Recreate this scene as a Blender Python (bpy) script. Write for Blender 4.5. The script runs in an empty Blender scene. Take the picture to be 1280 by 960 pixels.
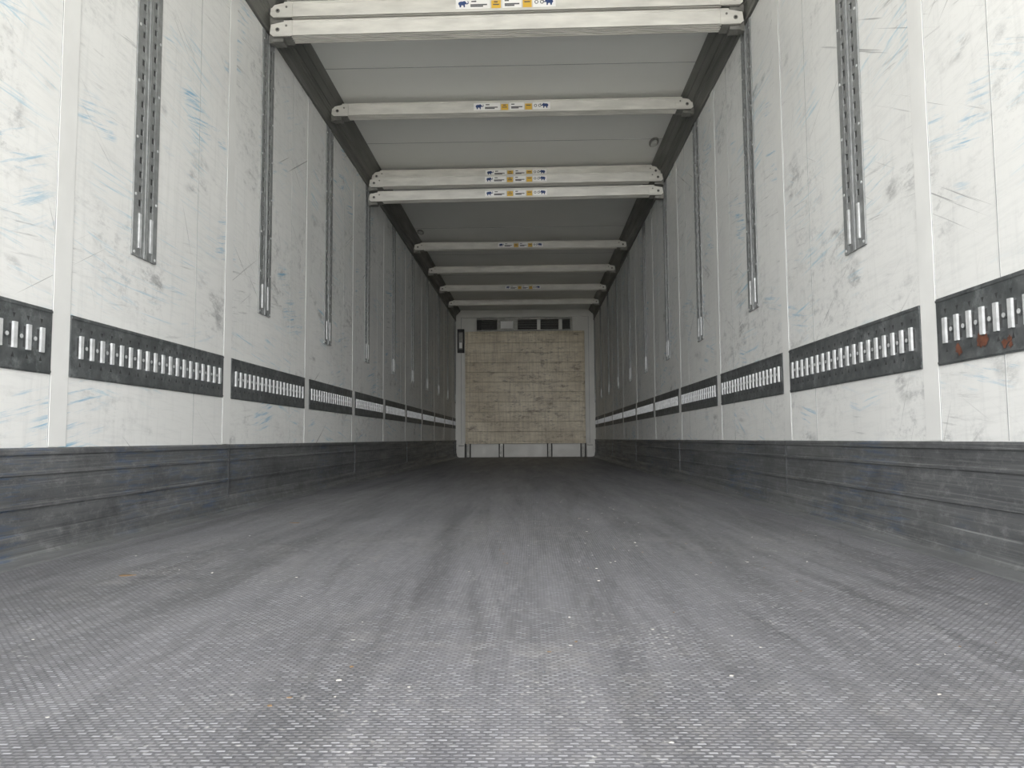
import bpy, bmesh, math, random
from mathutils import Vector, Matrix, Euler
random.seed(7)
S = bpy.context.scene
S.view_settings.view_transform = 'Standard'
S.view_settings.exposure = -0.22
S.view_settings.gamma = 1.07
W = 1.23; L0 = -0.15; L1 = 13.4; H = 2.60
PITCH = 1.19

# ------------------------------------------------------------------ materials
def srgb(r, g, b):
    f = lambda c: (c/12.92 if c <= .04045 else ((c+.055)/1.055)**2.4)
    return (f(r/255), f(g/255), f(b/255), 1)

class M:
    def __init__(s, name, col=(.5,.5,.5,1), rough=.5, metal=0., spec=.5):
        s.m = bpy.data.materials.new(name); s.m.use_nodes = True
        s.nt = s.m.node_tree; s.b = s.nt.nodes['Principled BSDF']
        s.b.inputs['Base Color'].default_value = col
        s.b.inputs['Roughness'].default_value = rough
        s.b.inputs['Metallic'].default_value = metal
        s.b.inputs['Specular IOR Level'].default_value = spec
        s.tc = s.nt.nodes.new('ShaderNodeTexCoord').outputs['Object']
    def link(s, a, b): s.nt.links.new(a, b)
    def mapped(s, scale=(1,1,1), rot=(0,0,0), loc=(0,0,0)):
        n = s.nt.nodes.new('ShaderNodeMapping')
        r = s.nt.nodes.new('ShaderNodeMapping')
        r.inputs['Rotation'].default_value = rot
        n.inputs['Scale'].default_value = scale
        n.inputs['Location'].default_value = loc
        s.link(s.tc, r.inputs['Vector']); s.link(r.outputs[0], n.inputs['Vector'])
        return n.outputs[0]
    def noise(s, scale3=(1,1,1), sc=1., detail=4., rough=.55, rot=(0,0,0), loc=(0,0,0), dist=0.):
        n = s.nt.nodes.new('ShaderNodeTexNoise')
        n.inputs['Scale'].default_value = sc
        n.inputs['Detail'].default_value = detail
        n.inputs['Roughness'].default_value = rough
        n.inputs['Distortion'].default_value = dist
        s.link(s.mapped(scale3, rot, loc), n.inputs['Vector'])
        return n.outputs['Fac']
    def rng(s, v, lo, hi, a=0., b=1.):
        n = s.nt.nodes.new('ShaderNodeMapRange')
        n.inputs['From Min'].default_value = lo; n.inputs['From Max'].default_value = hi
        n.inputs['To Min'].default_value = a; n.inputs['To Max'].default_value = b
        s.link(v, n.inputs['Value']); return n.outputs[0]
    def math(s, op, a, b=None):
        n = s.nt.nodes.new('ShaderNodeMath'); n.operation = op
        for i, v in enumerate((a, b)):
            if v is None: continue
            if isinstance(v, (int, float)): n.inputs[i].default_value = v
            else: s.link(v, n.inputs[i])
        return n.outputs[0]
    def mul(s, *a):
        r = a[0]
        for x in a[1:]: r = s.math('MULTIPLY', r, x)
        return r
    def mix(s, fac, a, b):
        n = s.nt.nodes.new('ShaderNodeMix'); n.data_type = 'RGBA'
        for i, v in ((0, fac), (6, a), (7, b)):
            if isinstance(v, (int, float)): n.inputs[i].default_value = v
            elif isinstance(v, tuple): n.inputs[i].default_value = v
            else: s.link(v, n.inputs[i])
        return n.outputs[2]
    def col(s, v): s.link(v, s.b.inputs['Base Color'])
    def roughness(s, v): s.link(v, s.b.inputs['Roughness'])
    def bump(s, v, strength=.3, dist=.002):
        n = s.nt.nodes.new('ShaderNodeBump')
        n.inputs['Strength'].default_value = strength
        n.inputs['Distance'].default_value = dist
        s.link(v, n.inputs['Height']); s.link(n.outputs[0], s.b.inputs['Normal'])

def simple(name, col, rough=.5, metal=0., var=.25, sc=12, s3=(1,1,1)):
    m = M(name, col, rough, metal)
    n = m.rng(m.noise(s3, sc, 5), .35, .7)
    dark = tuple(c*(1-var) for c in col[:3])+(1,)
    m.col(m.mix(n, dark, col))
    m.roughness(m.rng(m.noise(s3, sc*2.3, 3), .3, .7, rough*.8, min(1, rough*1.25)))
    return m.m

def wall_mat():
    m = M('wall_gelcoat_scuffed', rough=.45)
    c = m.mix(m.rng(m.noise((1,1,1), .9, 3), .35, .65), srgb(230,231,229), srgb(220,221,219))
    c = m.mix(m.rng(m.noise((1, .9, 9), 7.0, 9, .75, rot=(.05,0,0)), .48, .76, 0, .40), c, srgb(181,184,184))
    c = m.mix(m.rng(m.noise((1, 12, 1.0), 3.0, 8, .65, rot=(.04,0,0), loc=(0,3,3)), .52, .75, 0, .25), c, srgb(176,178,178))
    c = m.mix(m.mul(m.rng(m.noise((1,1,1), 1.6, 2, loc=(3,8,2)), .50, .62), m.rng(m.noise((1,4,6), 3.2, 9, .8), .51, .68), .6), c, srgb(118,122,124))
    def strokes(c, seed, regsc, reglo, L, T, rot, lo, hi, colr, amt, det=6):
        reg = m.rng(m.noise((1,1,1.4), regsc, 2, loc=(seed*1.7, seed*3.1, seed*.9)), reglo, reglo+.08)
        st = m.rng(m.noise((1, L, T), 1.0, det, .7, rot=(rot,0,0), loc=(seed, seed*2.3, seed*.6)), lo, hi)
        return m.mix(m.mul(reg, st, amt), c, colr)
    c = strokes(c, 1, 1.2, .52, .7, 80, -.50, .658, .69, srgb(92,94,97), .65, 3)
    c = strokes(c, 2, 1.3, .53, .8, 90, .60, .658, .69, srgb(82,84,87), .65, 3)
    c = strokes(c, 11, 1.3, .54, .9, 70, 1.15, .66, .69, srgb(100,102,105), .55, 3)
    c = strokes(c, 3, 1.7, .53, 3.0, 60, -.1, .58, .70, srgb(105,108,111), .6)
    c = strokes(c, 4, 3.2, .60, 10, 26, .15, .47, .65, srgb(84,87,90), .65, 9)
    # blue paint rubs (sparse)
    c = strokes(c, 5, 1.6, .555, 3.0, 65, .14, .55, .68, srgb(124,182,206), .8, 9)
    c = strokes(c, 6, 2.2, .59, 4.0, 70, -.20, .53, .64, srgb(98,164,196), .85, 9)
    c = strokes(c, 8, 1.5, .57, 2.0, 90, .02, .55, .69, srgb(126,182,206), .75, 9)
    c = strokes(c, 9, 1.2, .60, 3.0, 50, -.45, .56, .68, srgb(116,172,200), .7, 9)
    m.col(c)
    m.roughness(m.rng(m.noise((1,1,3), 3, 6), .3, .7, .38, .56))
    return m.m

def floor_mat():
    m = M('floor_tread', rough=.4, metal=.0)
    c = m.mix(m.rng(m.noise((1,1,1), .9, 6, .6), .35, .65), srgb(108,108,112), srgb(124,124,129))
    # tyre / drag tracks along the trailer
    c = m.mix(m.rng(m.noise((4.2, .22, 1), 1.2, 6, .64, rot=(0,0,.03), loc=(2,0,0)), .50, .62, 0, .5), c, srgb(64,64,66))
    c = m.mix(m.rng(m.noise((9, .35, 1), 1.2, 7, .68, rot=(0,0,-.06), loc=(7,2,0)), .52, .64, 0, .45), c, srgb(66,66,68))
    c = m.mix(m.rng(m.noise((26, .5, 1), 1.2, 8, .72, rot=(0,0,-.10), loc=(3,2,0)), .50, .70, 0, .45), c, srgb(64,64,66))
    c = m.mix(m.rng(m.noise((30, .6, 1), 1.0, 9, .75, rot=(0,0,.16), loc=(1,7,0)), .53, .73, 0, .4), c, srgb(150,150,150))
    # dust and dirt blotches
    c = m.mix(m.mul(m.rng(m.noise((1,1,1), 1.1, 3, loc=(3,9,0)), .45,.6), m.rng(m.noise((1,1,1), 9, 10, .88, loc=(3,1,0)), .49, .64), .5), c, srgb(158,156,153))
    c = m.mix(m.mul(m.rng(m.noise((1,1,1), 1.3, 3, loc=(1,4,0)), .45,.6), m.rng(m.noise((1,1,1), 7, 10, .88, loc=(9,1,0)), .49, .66), .65), c, srgb(56,56,58))
    for sd, rt in ((1,.9),(2,-.7),(4,.35),(6,-1.2)):
        reg = m.rng(m.noise((1,1,1), 1.1, 2, loc=(sd*4,sd*2,0)), .5, .6)
        st = m.rng(m.noise((70,.9,1), 1.0, 3, .6, rot=(0,0,rt), loc=(sd,sd,0)), .65, .69)
        c = m.mix(m.mul(reg, st, .4), c, srgb(56,56,58))
    br = m.nt.nodes.new('ShaderNodeTexBrick')
    br.offset = .5
    br.inputs['Scale'].default_value = 1.0
    br.inputs['Brick Width'].default_value = .013
    br.inputs['Row Height'].default_value = .0075
    br.inputs['Mortar Size'].default_value = .0024
    br.inputs['Mortar Smooth'].default_value = .5
    br.inputs['Color1'].default_value = (1,1,1,1); br.inputs['Color2'].default_value = (.6,.6,.6,1)
    br.inputs['Mortar'].default_value = (0,0,0,1)
    m.link(m.tc, br.inputs['Vector'])
    bw = m.nt.nodes.new('ShaderNodeRGBToBW'); m.link(br.outputs['Color'], bw.inputs[0])
    h = bw.outputs[0]
    wear = m.rng(m.noise((5,1,1), 2.2, 9, .8, loc=(6,2,0)), .38, .6, .65, 1.)
    c = m.mix(m.mul(m.rng(h, 0, 1, .62, 0), wear), c, srgb(44,46,50))
    c = m.mix(m.mul(m.rng(h, .85, 1, 0, .5), wear), c, srgb(182,184,190))
    v = m.nt.nodes.new('ShaderNodeTexVoronoi'); v.inputs['Scale'].default_value = 85
    m.link(m.tc, v.inputs['Vector'])
    spk = m.mul(m.rng(v.outputs['Distance'], .12, .3, 1, 0), m.rng(m.noise((1,1,1), 2.2, 10, .8, loc=(1,8,0)), .54, .64))
    c = m.mix(m.mul(spk, .7), c, srgb(196,195,192))
    m.col(c)
    m.roughness(m.rng(m.noise((6,.5,1), 1.5, 7, .7), .3, .7, .38, .58))
    m.bump(m.mul(h, wear), .7, .0014)
    return m.m

def kick_mat():
    m = M('kick_plate_aluminium', rough=.45, metal=.4)
    c = m.mix(m.rng(m.noise((1,.5,6), 1.8, 8, .7), .35, .65), srgb(88,90,92), srgb(112,114,115))
    c = m.mix(m.rng(m.noise((1,.5,90), 2, 8, .75, rot=(.012,0,0)), .5, .7, 0, .6), c, srgb(52,53,55))
    c = m.mix(m.rng(m.noise((1,.5,110), 2.2, 8, .75, rot=(-.015,0,0), loc=(0,3,3)), .53, .70, 0, .6), c, srgb(165,167,168))
    c = m.mix(m.rng(m.noise((1,5,9), 3.2, 10, .82, loc=(0,1,3)), .51, .68, 0, .55), c, srgb(158,160,160))
    c = m.mix(m.rng(m.noise((1,2,3), 2.2, 10, .82, loc=(0,6,3)), .50, .66, 0, .6), c, srgb(52,53,54))
    reg = m.rng(m.noise((1,1.2,1), 1.3, 2, loc=(4,1,2)), .56, .64)
    st = m.rng(m.noise((1,4,60), 1.6, 9, .7, loc=(0,1,6)), .50, .62)
    c = m.mix(m.mul(reg, st, .45), c, srgb(50,86,128))
    m.col(c)
    m.roughness(m.rng(m.noise((1,1,20), 2, 4), .3, .7, .35, .6))
    return m.m

def board_mat():
    m = M('bulkhead_grimy_cream', rough=.45)
    c = m.mix(m.rng(m.noise((1,1,1), 1.3, 3), .38, .62), srgb(238,228,202), srgb(208,196,168))
    c = m.mix(m.rng(m.noise((1,1,9), 3, 9, .8), .44, .66, 0, .5), c, srgb(168,154,126))
    c = m.mix(m.rng(m.noise((16,5,.9), 1.6, 9, .8, loc=(7,5,3)), .46, .66, 0, .5), c, srgb(128,112,88))
    top = m.noise((1,1,1), 1.0, 3, loc=(5,0,2.2))
    c = m.mix(m.mul(m.rng(m.noise((1,1,2.4), 4.0, 10, .82, loc=(2,1,3)), .51, .62), m.rng(top, .40,.62,.1,.9)), c, srgb(96,76,54))
    c = m.mix(m.rng(m.noise((1,1,4), 5.0, 8, .8, loc=(2,5,3)), .58, .66, 0, .9), c, srgb(52,44,37))
    m.col(c); return m.m

def plate_mat():
    m = M('lashing_plate_dark', rough=.5, metal=.3)
    c = m.mix(m.rng(m.noise((1,1,1), 25, 6), .4, .6), srgb(72,76,77), srgb(92,95,96))
    v = m.nt.nodes.new('ShaderNodeTexVoronoi'); v.inputs['Scale'].default_value = 34
    m.link(m.tc, v.inputs['Vector'])
    c = m.mix(m.rng(v.outputs['Distance'], .1, .25, .5, 0), c, srgb(44,46,48))
    c = m.mix(m.rng(m.noise((1,6,6), 2, 9, .78, loc=(0,2,2)), .52, .66, 0, .6), c, srgb(140,145,146))
    m.col(c); return m.m

WALL = wall_mat(); FLOOR = floor_mat(); KICK = kick_mat(); BOARD = board_mat(); PLATE = plate_mat()
CEIL = simple('ceiling_panel_white', srgb(236,237,232), .4, 0, .05, 1.2)
JOINT = simple('joint_strip_white', srgb(227,228,226), .4, 0, .09, 6)
SEAM = simple('seam_line_grey', srgb(156,158,158), .6, 0, .15, 20)  # thin grey lines drawn at panel seams and strip edges
GALV = simple('galvanised_steel', srgb(146,149,149), .5, .3, .3, 30)
DARK = simple('slot_interior_dark', srgb(50,51,52), .7, 0, .3, 20)
BRIGHT = simple('bright_zinc', srgb(218,221,222), .38, .25, .3, 40)
ALU = simple('beam_aluminium', srgb(228,227,220), .38, .15, .25, 5, (1,4,4))
STEEL = simple('bracket_steel', srgb(140,140,135), .45, .5, .35, 25)
COVE = simple('coving_aluminium', srgb(112,113,109), .5, .4, .3, 3, (1,.4,6))
LABEL = simple('sticker_white', srgb(240,240,238), .5, 0, .04, 20)
YEL = simple('sticker_yellow', srgb(222,178,60), .5, 0, .06, 20)
BLUE = simple('sticker_blue', srgb(34,62,112), .5, 0, .06, 20)
INK = simple('sticker_ink', srgb(80,82,86), .5, 0, .06, 20)
RUST = simple('rust', srgb(112,66,46), .8, 0, .6, 60)
WHITE = simple('front_wall_white', srgb(226,226,220), .45, 0, .1, 4)
GROUND = simple('yard_concrete', srgb(200,197,190), .9, 0, .15, .8)
LENS = simple('lamp_lens', srgb(200,202,198), .25, 0, .1, 20)
GRIT = simple('debris_leaf', srgb(120,96,66), .8, 0, .4, 40)
CHIP = simple('debris_chip', srgb(172,170,164), .8, 0, .2, 40)
LIP = simple('floor_edge_aluminium', srgb(128,130,132), .4, .5, .3, 4, (1,.6,1))
KJ = simple('kick_plate_joint', srgb(58,60,62), .5, .5, .3, 20)

# ------------------------------------------------------------------ builder
class B:
    def __init__(s, name, mats, parent=None):
        s.bm = bmesh.new(); s.name = name; s.mats = mats; s.parent = parent
    def face(s, pts, mi=0):
        f = s.bm.faces.new([s.bm.verts.new(p) for p in pts]); f.material_index = mi; return f
    def box(s, x0, x1, y0, y1, z0, z1, mi=0):
        if x0 > x1: x0, x1 = x1, x0
        if y0 > y1: y0, y1 = y1, y0
        v = [s.bm.verts.new((x, y, z)) for x in (x0, x1) for y in (y0, y1) for z in (z0, z1)]
        for idx in ((0,1,3,2),(4,6,7,5),(0,4,5,1),(2,3,7,6),(0,2,6,4),(1,5,7,3)):
            f = s.bm.faces.new([v[i] for i in idx]); f.material_index = mi
    def cyl(s, c, r, h, axis, mi=0, seg=14, r2=None):
        r2 = r if r2 is None else r2
        ax = Vector(axis).normalized()
        q = Vector((0,0,1)).rotation_difference(ax)
        c = Vector(c); a = []; b = []
        for i in range(seg):
            t = 2*math.pi*i/seg
            a.append(s.bm.verts.new(c + q @ Vector((r*math.cos(t), r*math.sin(t), 0))))
            b.append(s.bm.verts.new(c + q @ Vector((r2*math.cos(t), r2*math.sin(t), h))))
        for i in range(seg):
            j = (i+1) % seg
            s.bm.faces.new((a[i], a[j], b[j], b[i])).material_index = mi
        s.bm.faces.new(list(reversed(a))).material_index = mi
        s.bm.faces.new(b).material_index = mi
    def prism(s, prof, fn, t0, t1, mi=0):
        a = [s.bm.verts.new(fn(u, v, t0)) for u, v in prof]
        b = [s.bm.verts.new(fn(u, v, t1)) for u, v in prof]
        n = len(prof)
        for i in range(n):
            j = (i+1) % n
            s.bm.faces.new((a[i], a[j], b[j], b[i])).material_index = mi
        s.bm.faces.new(list(reversed(a))).material_index = mi
        s.bm.faces.new(b).material_index = mi
    def done(s, loc=(0,0,0), rot=(0,0,0), bevel=0):
        bmesh.ops.recalc_face_normals(s.bm, faces=s.bm.faces)
        me = bpy.data.meshes.new(s.name); s.bm.to_mesh(me); s.bm.free()
        for m in s.mats: me.materials.append(m)
        o = bpy.data.objects.new(s.name, me); S.collection.objects.link(o)
        o.location = loc; o.rotation_euler = rot
        if bevel:
            md = o.modifiers.new('bevel', 'BEVEL'); md.width = bevel; md.segments = 2; md.limit_method = 'ANGLE'
        if s.parent: o.parent = s.parent
        return o
def empty(name, loc=(0,0,0), rot=(0,0,0)):
    e = bpy.data.objects.new(name, None); S.collection.objects.link(e)
    e.location = loc; e.rotation_euler = rot; e.empty_display_size = .1; return e

# ------------------------------------------------------------------ shell
b = B('floor', [FLOOR]); b.box(-W-.06, W+.06, L0, L1+.06, -.12, 0); b.done()
b = B('ground', [GROUND]); b.box(-40, 40, -60, 30, -1.4, -1.25); b.done()

b = B('ceiling', [CEIL, SEAM]); b.box(-W-.06, W+.06, L0, L1+.06, H, H+.08)
y = 2.13
while y < L1: 
    b.box(-W+.09, W-.09, y-.002, y+.002, H-.0015, H+.001, 1); y += PITCH
b.done()

seams = [2.13 - PITCH + PITCH*k for k in range(0, 11)]
rails = [2.57 - PITCH + 1.193*k for k in range(0, 11)]
for side, nm in ((-1, 'left'), (1, 'right')):
    b = B('wall_'+nm, [WALL, JOINT, SEAM])
    b.box(side*W, side*(W+.06), L0, L1+.06, 0, H)
    for y in seams:
        b.box(side*(W-.0025), side*(W+.001), y-.04, y+.04, .30, 2.43, 1)
        for e in (-.041, .041):
            b.box(side*(W-.0012), side*(W+.001), y+e-.0018, y+e+.0018, .30, 2.43, 2)
    for y in rails:
        b.box(side*(W-.0008), side*(W+.001), y+.42, y+.4225, .30, 2.43, 2)
    b.done()

    fn = lambda u, v, t, side=side: (side*(W-u), t, v)
    b = B('baseboard_'+nm, [KICK, LIP, KJ])
    prof = [(0,.298),(.016,.298),(.019,.292),(.019,.280),(.013,.276),(.013,.236),(.018,.233),(.018,.226),(.013,.223),
            (.013,.150),(.018,.147),(.018,.139),(.013,.136),(.013,.075),(.018,.072),(.022,.060),(.022,.040),(.026,.022),(.034,.012),(0,.012)]
    b.prism(prof, fn, L0, L1-.02, 0)
    b.prism([(0,.012),(.034,.012),(.040,.009),(.072,.004),(.076,0.0),(0,0)], fn, L0, L1-.02, 1)
    for y in seams[::2]:
        b.box(side*(W-.0195), side*(W-.012), y-.001, y+.001, .06, .296, 2)
    b.done()

    b = B('trim_'+('1' if side < 0 else '2'), [COVE])
    prof = [(0,2.41),(.014,2.41),(.016,2.42),(.012,2.428),(.012,2.50),(.018,2.508),(.018,2.516),(.030,2.530),(.034,2.527),
            (.062,2.560),(.066,2.557),(.088,2.588),(.092,2.6),(0,2.6)]
    b.prism(prof, fn, L0, L1-.01, 0); b.done()

    for y in rails:
        r = B('slotted_wall_rail', [GALV, DARK, BRIGHT])
        X = lambda d: side*(W-d)
        z0, z1 = .945, 2.405; w = .082
        r.box(X(0), X(.002), y-w+.004, y+w-.004, z0, z1, 1)
        strips = [(-w,-.050),(-.028,-.008),(.008,.028),(.050,w)]
        for a, c in strips: r.box(X(.002), X(.007), y+a, y+c, z0, z1, 0)
        r.box(X(.002), X(.011), y-.008, y-.004, z0, z1, 0)
        r.box(X(.002), X(.011), y+.004, y+.008, z0, z1, 0)
        for (a, c) in ((-.050,-.028),(.028,.050)):
            r.box(X(.002), X(.006), y+a, y+c, z0, z0+.03, 0)
            r.box(X(.002), X(.011), y+a+.004, y+c-.004, z0+.03, z0+.15, 2)
            zz = z0+.15
            while zz < z1-.02:
                r.box(X(.002), X(.006), y+a, y+c, zz, zz+.026, 0)
                zz += .05
        for zz in [z0+.012+.2*i for i in range(8)]:
            for s2 in (-.07, .07):
                r.cyl((X(.007), y+s2, zz), .005, .002, (-side,0,0), 2, 8)
        r.done()

    for k in range(len(seams)):
        ya = seams[k]+.045; yb = (seams[k+1]-.045) if k+1 < len(seams) else L1-.05
        if yb-ya < .3: continue
        r = B('lashing_strip', [PLATE, DARK, BRIGHT, RUST])
        z0, z1 = .502, .684; zc = (z0+z1)/2
        r.box(X(.0002), X(.004), ya, yb, z0, z1, 0)
        r.box(X(.004), X(.006), ya, yb, z1-.010, z1-.004, 0)
        r.box(X(.004), X(.006), ya, yb, z0+.004, z0+.010, 0)
        st = .056
        n = int((yb-ya-.03)/st); off = (yb-ya-(n-1)*st)/2
        for i in range(n):
            yy = ya+off+i*st
            r.box(X(.004), X(.0046), yy-.017, yy+.017, zc-.028, zc+.028, 1)
            r.prism([(-.0075,-.034),(.0075,-.034),(.0075,.034),(-.0075,.034)],
                    lambda u, v, t: (X(t), yy+u, zc+v), .0046, .011, 2)
            if i < n-1:
                r.cyl((X(.004), yy+st/2, zc), .0095, .003, (-side,0,0), 0, 12)
                r.cyl((X(.007), yy+st/2, zc), .006, .001, (-side,0,0), 2, 10)
            r.face([(X(.0043), yy-.006, zc+.058), (X(.0043), yy+.006, zc+.058), (X(.0043), yy, zc+.044)], 1)
            r.face([(X(.0043), yy-.006, zc-.058), (X(.0043), yy+.006, zc-.058), (X(.0043), yy, zc-.044)], 1)
        if side > 0 and k == 0:
            for i in range(4):
                yy = ya+.70+i*.095
                for q in range(3):
                    oy, oz, rr = random.uniform(-.014,.014), random.uniform(-.014,.012), random.uniform(.008,.017)
                    pts = [(X(.0062+q*.0003), yy+oy+rr*math.cos(t)*random.uniform(.5,1.2), zc-.058+oz+rr*math.sin(t)*random.uniform(.5,1.3)) for t in [j*.4488 for j in range(14)]]
                    r.face(pts, 3)
        r.done()

# ------------------------------------------------------------------ front wall
b = B('wall_front', [WHITE, SEAM, DARK, STEEL])
b.box(-W-.06, W+.06, L1, L1+.08, 0, H)
b.box(-W, -W+.10, L1-.03, L1, 0.0, H-.01, 0); b.box(W-.10, W, L1-.03, L1, 0.0, H-.01, 0)
b.box(-W+.10, W-.10, L1-.05, L1, 2.47, H-.001, 0)
b.box(-W+.10, W-.10, L1-.02, L1, 0, .06, 0)
b.box(-1.13, -1.124, L1-.032, L1-.02, 0, 2.47, 1); b.box(1.124, 1.13, L1-.032, L1-.02, 0, 2.47, 1)
for sx in (-1, 1):
    b.box(sx*(W-.17), sx*(W-.055), L1-.16, L1-.03, 0, .24, 0)
    b.box(sx*(W-.16), sx*(W-.065), L1-.163, L1-.16, .19, .215, 3)
b.done()

e = empty('refrigeration_air_outlet', (0, L1, 2.2))
def kid(bb): 
    o = bb.done(); o.parent = e; o.location = (0, -L1, -2.2); return o
b = B('housing', [WHITE, STEEL, LABEL, DARK])
y0, y1 = L1-.17, L1-.001
b.box(-.84, .84, y0, y1, 2.405, 2.44, 1); b.box(-.84, .84, y0, y1, 2.205, 2.225, 1)
for x0, x1, mi in ((-.84,-.76,3),(-.48,-.12,1),(.22,.28,0),(.60,.66,0),(.80,.84,1)):
    b.box(x0, x1, y0, y1, 2.225, 2.405, mi)
b.box(-.42, -.20, y0-.002, y0, 2.25, 2.38, 2)
kid(b)
b = B('grille', [DARK, STEEL])
b.box(-.83, .83, y1-.06, y1-.02, 2.21, 2.43, 0)
for x0, x1 in ((-.76,-.48),(-.12,.22),(.28,.60),(.66,.80)):
    for i in range(6):
        z = 2.238+i*.028
        b.box(x0, x1, y0+.03, y0+.05, z, z+.004, 1)
kid(b)

e = empty('bulkhead_panel', (0, L1-.12, 0))
def kid2(bb):
    o = bb.done(bevel=.003); o.parent = e; o.location = (0, -(L1-.12), 0); return o
y0 = L1-.16
b = B('slats', [BOARD])
n = 11; z0, z1 = .27, 2.17; h = (z1-z0)/n
for i in range(n):
    b.box(-1.02, 1.02, y0, y0+.035, z0+i*h+.0015, z0+(i+1)*h-.0015)
kid2(b)
b = B('frame', [BOARD, STEEL])
b.box(-1.045, -1.02, y0-.01, y0+.06, .25, 2.19, 0); b.box(1.02, 1.045, y0-.01, y0+.06, .25, 2.19, 0)
b.box(-1.045, 1.045, y0-.01, y0+.06, 2.17, 2.20, 0); b.box(-1.045, 1.045, y0-.01, y0+.06, .235, .27, 0)
kid2(b)
b = B('legs', [STEEL, DARK, WHITE])
for x in (-1.0, -.42, .42, 1.0):
    b.box(x-.045, x-.03, y0-.005, y0+.12, 0, .235, 1); b.box(x+.03, x+.045, y0-.005, y0+.12, 0, .235, 1)
    b.box(x-.03, x+.03, y0+.02, y0+.12, 0, .235, 0)
b.box(-1.04, 1.04, y0+.08, y0+.10, .0, .235, 2)
kid2(b)

b = B('temperature_sensor_box', [DARK, LABEL, STEEL])
b.box(-1.19, -1.07, L1-.09, L1-.03, 1.84, 2.26, 0); b.box(-1.165, -1.095, L1-.093, L1-.09, 1.90, 2.20, 2)
b.box(-1.155, -1.105, L1-.096, L1-.093, 1.92, 2.02, 1)
b.done(bevel=.004)

# ------------------------------------------------------------------ cross beams
ELE = [(-.5,.05),(-.42,.26),(-.2,.34),(.02,.32),(.14,.40),(.30,.36),(.40,.22),(.46,.08),(.58,.12),(.60,.26),(.54,.32),(.60,.38),(.68,.28),
       (.68,.06),(.56,-.04),(.42,-.04),(.30,-.02),(.26,-.14),(.27,-.40),(.12,-.40),(.08,-.16),(-.14,-.14),(-.18,-.40),(-.34,-.40),(-.36,-.16),(-.44,-.1)]
def beam(yc, zl, zr, labels=True, dy=0):
    ang = math.atan2(zr-zl, 2.4)
    e = empty('cargo_crossbar', (0, yc+dy, (zl+zr)/2), (0, -ang, 0))
    P = [(-.042,.043),(-.042,.036),(-.039,.033),(-.042,.030),(-.042,-.022),(-.042,-.036),
         (-.034,-.036),(-.034,-.024),(-.022,-.024),(-.022,-.036),(-.016,-.036),(-.016,-.024),(-.003,-.024),(-.003,-.036),(.003,-.036),
         (.003,-.024),(.016,-.024),(.016,-.036),(.022,-.036),(.022,-.024),(.034,-.024),(.034,-.036),(.042,-.036),(.042,.045),(-.040,.045)]
    b = B('profile', [ALU], e); b.prism(P, lambda u, v, t: (t, u, v), -1.135, 1.135); b.done()
    b = B('end_latches', [ALU, STEEL, DARK], e)
    for s in (-1, 1):
        b.prism([(1.09,.040),(1.15,.030),(1.200,.020),(1.205,-.026),(1.19,-.040),(1.09,-.041)],
                lambda u, v, t: (s*u, t, v), -.048, -.0425, 0)
        b.box(s*1.10, s*1.19, -.042, .042, -.044, .012, 1)
        b.cyl((s*1.165, -.048, -.008), .011, .003, (0,-1,0), 1, 14)
        b.cyl((s*1.165, -.051, -.008), .006, .001, (0,-1,0), 2, 10)
        b.cyl((s*1.12, -.048, .012), .006, .003, (0,-1,0), 1, 10)
        b.box(s*1.19, s*1.215, -.022, .012, -.065, -.010, 1)
        b.box(s*1.14, s*1.20, -.030, .03, -.062, -.044, 1)
    b.done(bevel=.002)
    if labels:
        b = B('stickers', [LABEL, YEL, BLUE, INK], e)
        Y = -.0428
        def rect(x0, x1, z0, z1, mi, y=Y): b.box(x0, x1, y, y+.0009 if y == Y else y+.0004, z0, z1, mi)
        zb, zt = -.022, .027
        rect(-.25, -.075, zb, zt, 0); rect(-.068, -.02, zb, zt-.008, 1); rect(-.012, .085, zb, zt, 0)
        rect(.092, .138, zb, zt-.008, 1); rect(.144, .26, zb, zt, 0)
        Y2 = Y-.0004
        for cx, m in ((-.215, -1), (.225, 1)):
            b.face([(cx+m*-1*u*.045, Y2, .003+v*.042) for u, v in ELE], 2)
        for x0, x1, z in ((-.17,-.145,.016),(-.175,-.09,-.002),(-.175,-.11,-.010),(.0,.022,.016),(.0,.075,-.002),(.0,.05,-.010)):
            rect(x0, x1, z-.0035, z+.0035, 3, Y2)
        rect(-.06,-.028, -.006, .000, 3, Y2); rect(.10,.13,.004,.010,3,Y2); rect(-.055,-.035,.008,.014,3,Y2)
        for cx in (.162, .19):
            b.cyl((cx, Y2, .004), .010, .0003, (0,-1,0), 3, 16); b.cyl((cx, Y2-.0003, .004), .006, .0003, (0,-1,0), 0, 16)
        b.done()
    return e
R = lambda k: rails[k]
beam(R(2), 2.420, 2.435, False)
beam(R(2), 2.520, 2.535)
beam(R(3), 2.520, 2.525)
beam(R(4), 2.312, 2.332, dy=-.01)
beam(R(4), 2.432, 2.446, dy=-.01)
beam(R(4), 2.525, 2.535, dy=.09)
beam(R(6), 2.510, 2.510)
beam(R(7), 2.505, 2.510, False)
beam(R(8), 2.505, 2.500)
beam(R(9), 2.505, 2.510, False)

for x, y in ((-1.10, 3.98), (1.08, 5.75), (-1.09, 8.2)):
    b = B('ceiling_light', [STEEL, LENS])
    pr = lambda a, c, n=18: [(a*math.cos(2*math.pi*i/n), c*math.sin(2*math.pi*i/n)) for i in range(n)]
    b.prism(pr(.035,.085), lambda u, v, t: (x+u, y+v, t), 2.585, 2.60, 0)
    b.prism(pr(.024,.068), lambda u, v, t: (x+u, y+v, t), 2.578, 2.585, 1)
    b.done(bevel=.002)

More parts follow.
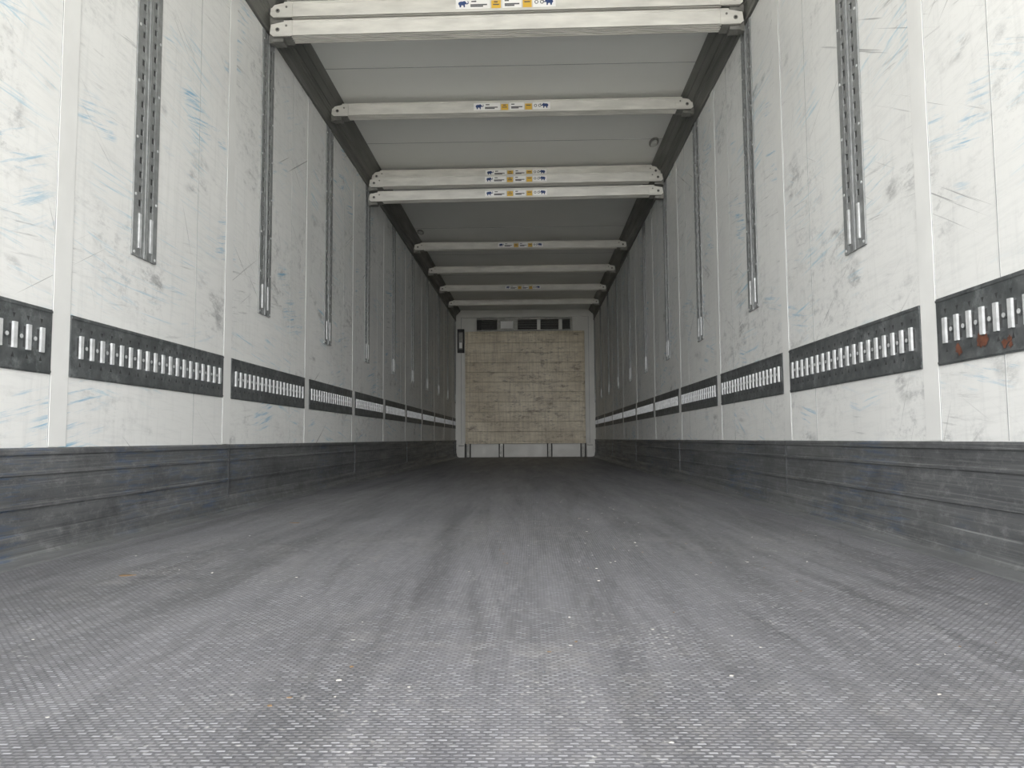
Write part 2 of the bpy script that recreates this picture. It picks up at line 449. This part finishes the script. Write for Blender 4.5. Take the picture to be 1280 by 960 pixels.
# ------------------------------------------------------------------ debris on the floor
b = B('floor_debris', [GRIT, CHIP, INK])
def chip(x, y, s, mi):
    n = random.randint(5, 7); a0 = random.random()*6
    pts = [(x+s*math.cos(a0+6.283*i/n)*random.uniform(.5,1.3), y+s*.7*math.sin(a0+6.283*i/n)*random.uniform(.5,1.3)) for i in range(n)]
    b.prism(pts, lambda u, v, t: (u, v, t), 0, random.uniform(.0005,.0012), mi)
chip(-.83, 1.78, .018, 0); chip(-.80, 1.22, .010, 2); chip(-.78, 2.9, .02, 0); chip(-.72,2.2,.012,2)
for i in range(420):
    y = .8+ 6*random.random()**1.2
    x = random.gauss(.35, .4) if random.random() < .6 else random.uniform(-1.08, 1.08)
    x = max(-1.08, min(1.08, x))
    chip(x, y, random.uniform(.001, .0036), random.choice((1,1,1,0,2,2)))
b.done()

# ------------------------------------------------------------------ light
w = bpy.data.worlds.new('overcast'); S.world = w; w.use_nodes = True
nt = w.node_tree; bg = nt.nodes['Background']
tc = nt.nodes.new('ShaderNodeTexCoord')
dot = nt.nodes.new('ShaderNodeVectorMath'); dot.operation = 'DOT_PRODUCT'
dot.inputs[1].default_value = Vector((0, -1, .12)).normalized()
nt.links.new(tc.outputs['Generated'], dot.inputs[0])
mr = nt.nodes.new('ShaderNodeMapRange')
mr.interpolation_type = 'SMOOTHSTEP'
mr.inputs['From Min'].default_value = .6; mr.inputs['From Max'].default_value = 1.
mr.inputs['To Min'].default_value = 5.; mr.inputs['To Max'].default_value = 14.
nt.links.new(dot.outputs['Value'], mr.inputs['Value'])
nt.links.new(mr.outputs[0], bg.inputs['Strength'])
bg.inputs['Color'].default_value = (.99, .985, .985, 1)
sn = bpy.data.lights.new('sun', 'SUN'); sn.energy = 21; sn.angle = math.radians(4); sn.color = (1, .97, .93)
so = bpy.data.objects.new('sun', sn); S.collection.objects.link(so)
so.rotation_euler = Vector((1.0, .25, 1.3)).to_track_quat('Z', 'Y').to_euler()
so.location = (10, 3, 13)
pl = bpy.data.lights.new('rear_opening_portal', 'AREA'); pl.shape = 'RECTANGLE'; pl.size = 2.46; pl.size_y = 2.6
pl.cycles.is_portal = True
po = bpy.data.objects.new('rear_opening_portal', pl); S.collection.objects.link(po)
po.location = (0, L0-.01, 1.3); po.rotation_euler = (math.radians(90), 0, 0)

# ------------------------------------------------------------------ camera
cam = bpy.data.cameras.new('camera'); co = bpy.data.objects.new('camera', cam); S.collection.objects.link(co)
cam.sensor_width = 36; cam.lens = 950/1280*36; cam.clip_start = .02
co.location = (.122, 0, .312)
p = math.radians(4.15); yaw = math.radians(1.51); roll = math.radians(-.40)
Rm = Matrix.Rotation(yaw, 4, 'Z') @ Matrix.Rotation(math.pi/2+p, 4, 'X') @ Matrix.Rotation(roll, 4, 'Z')
co.rotation_euler = Rm.to_euler()
S.camera = co
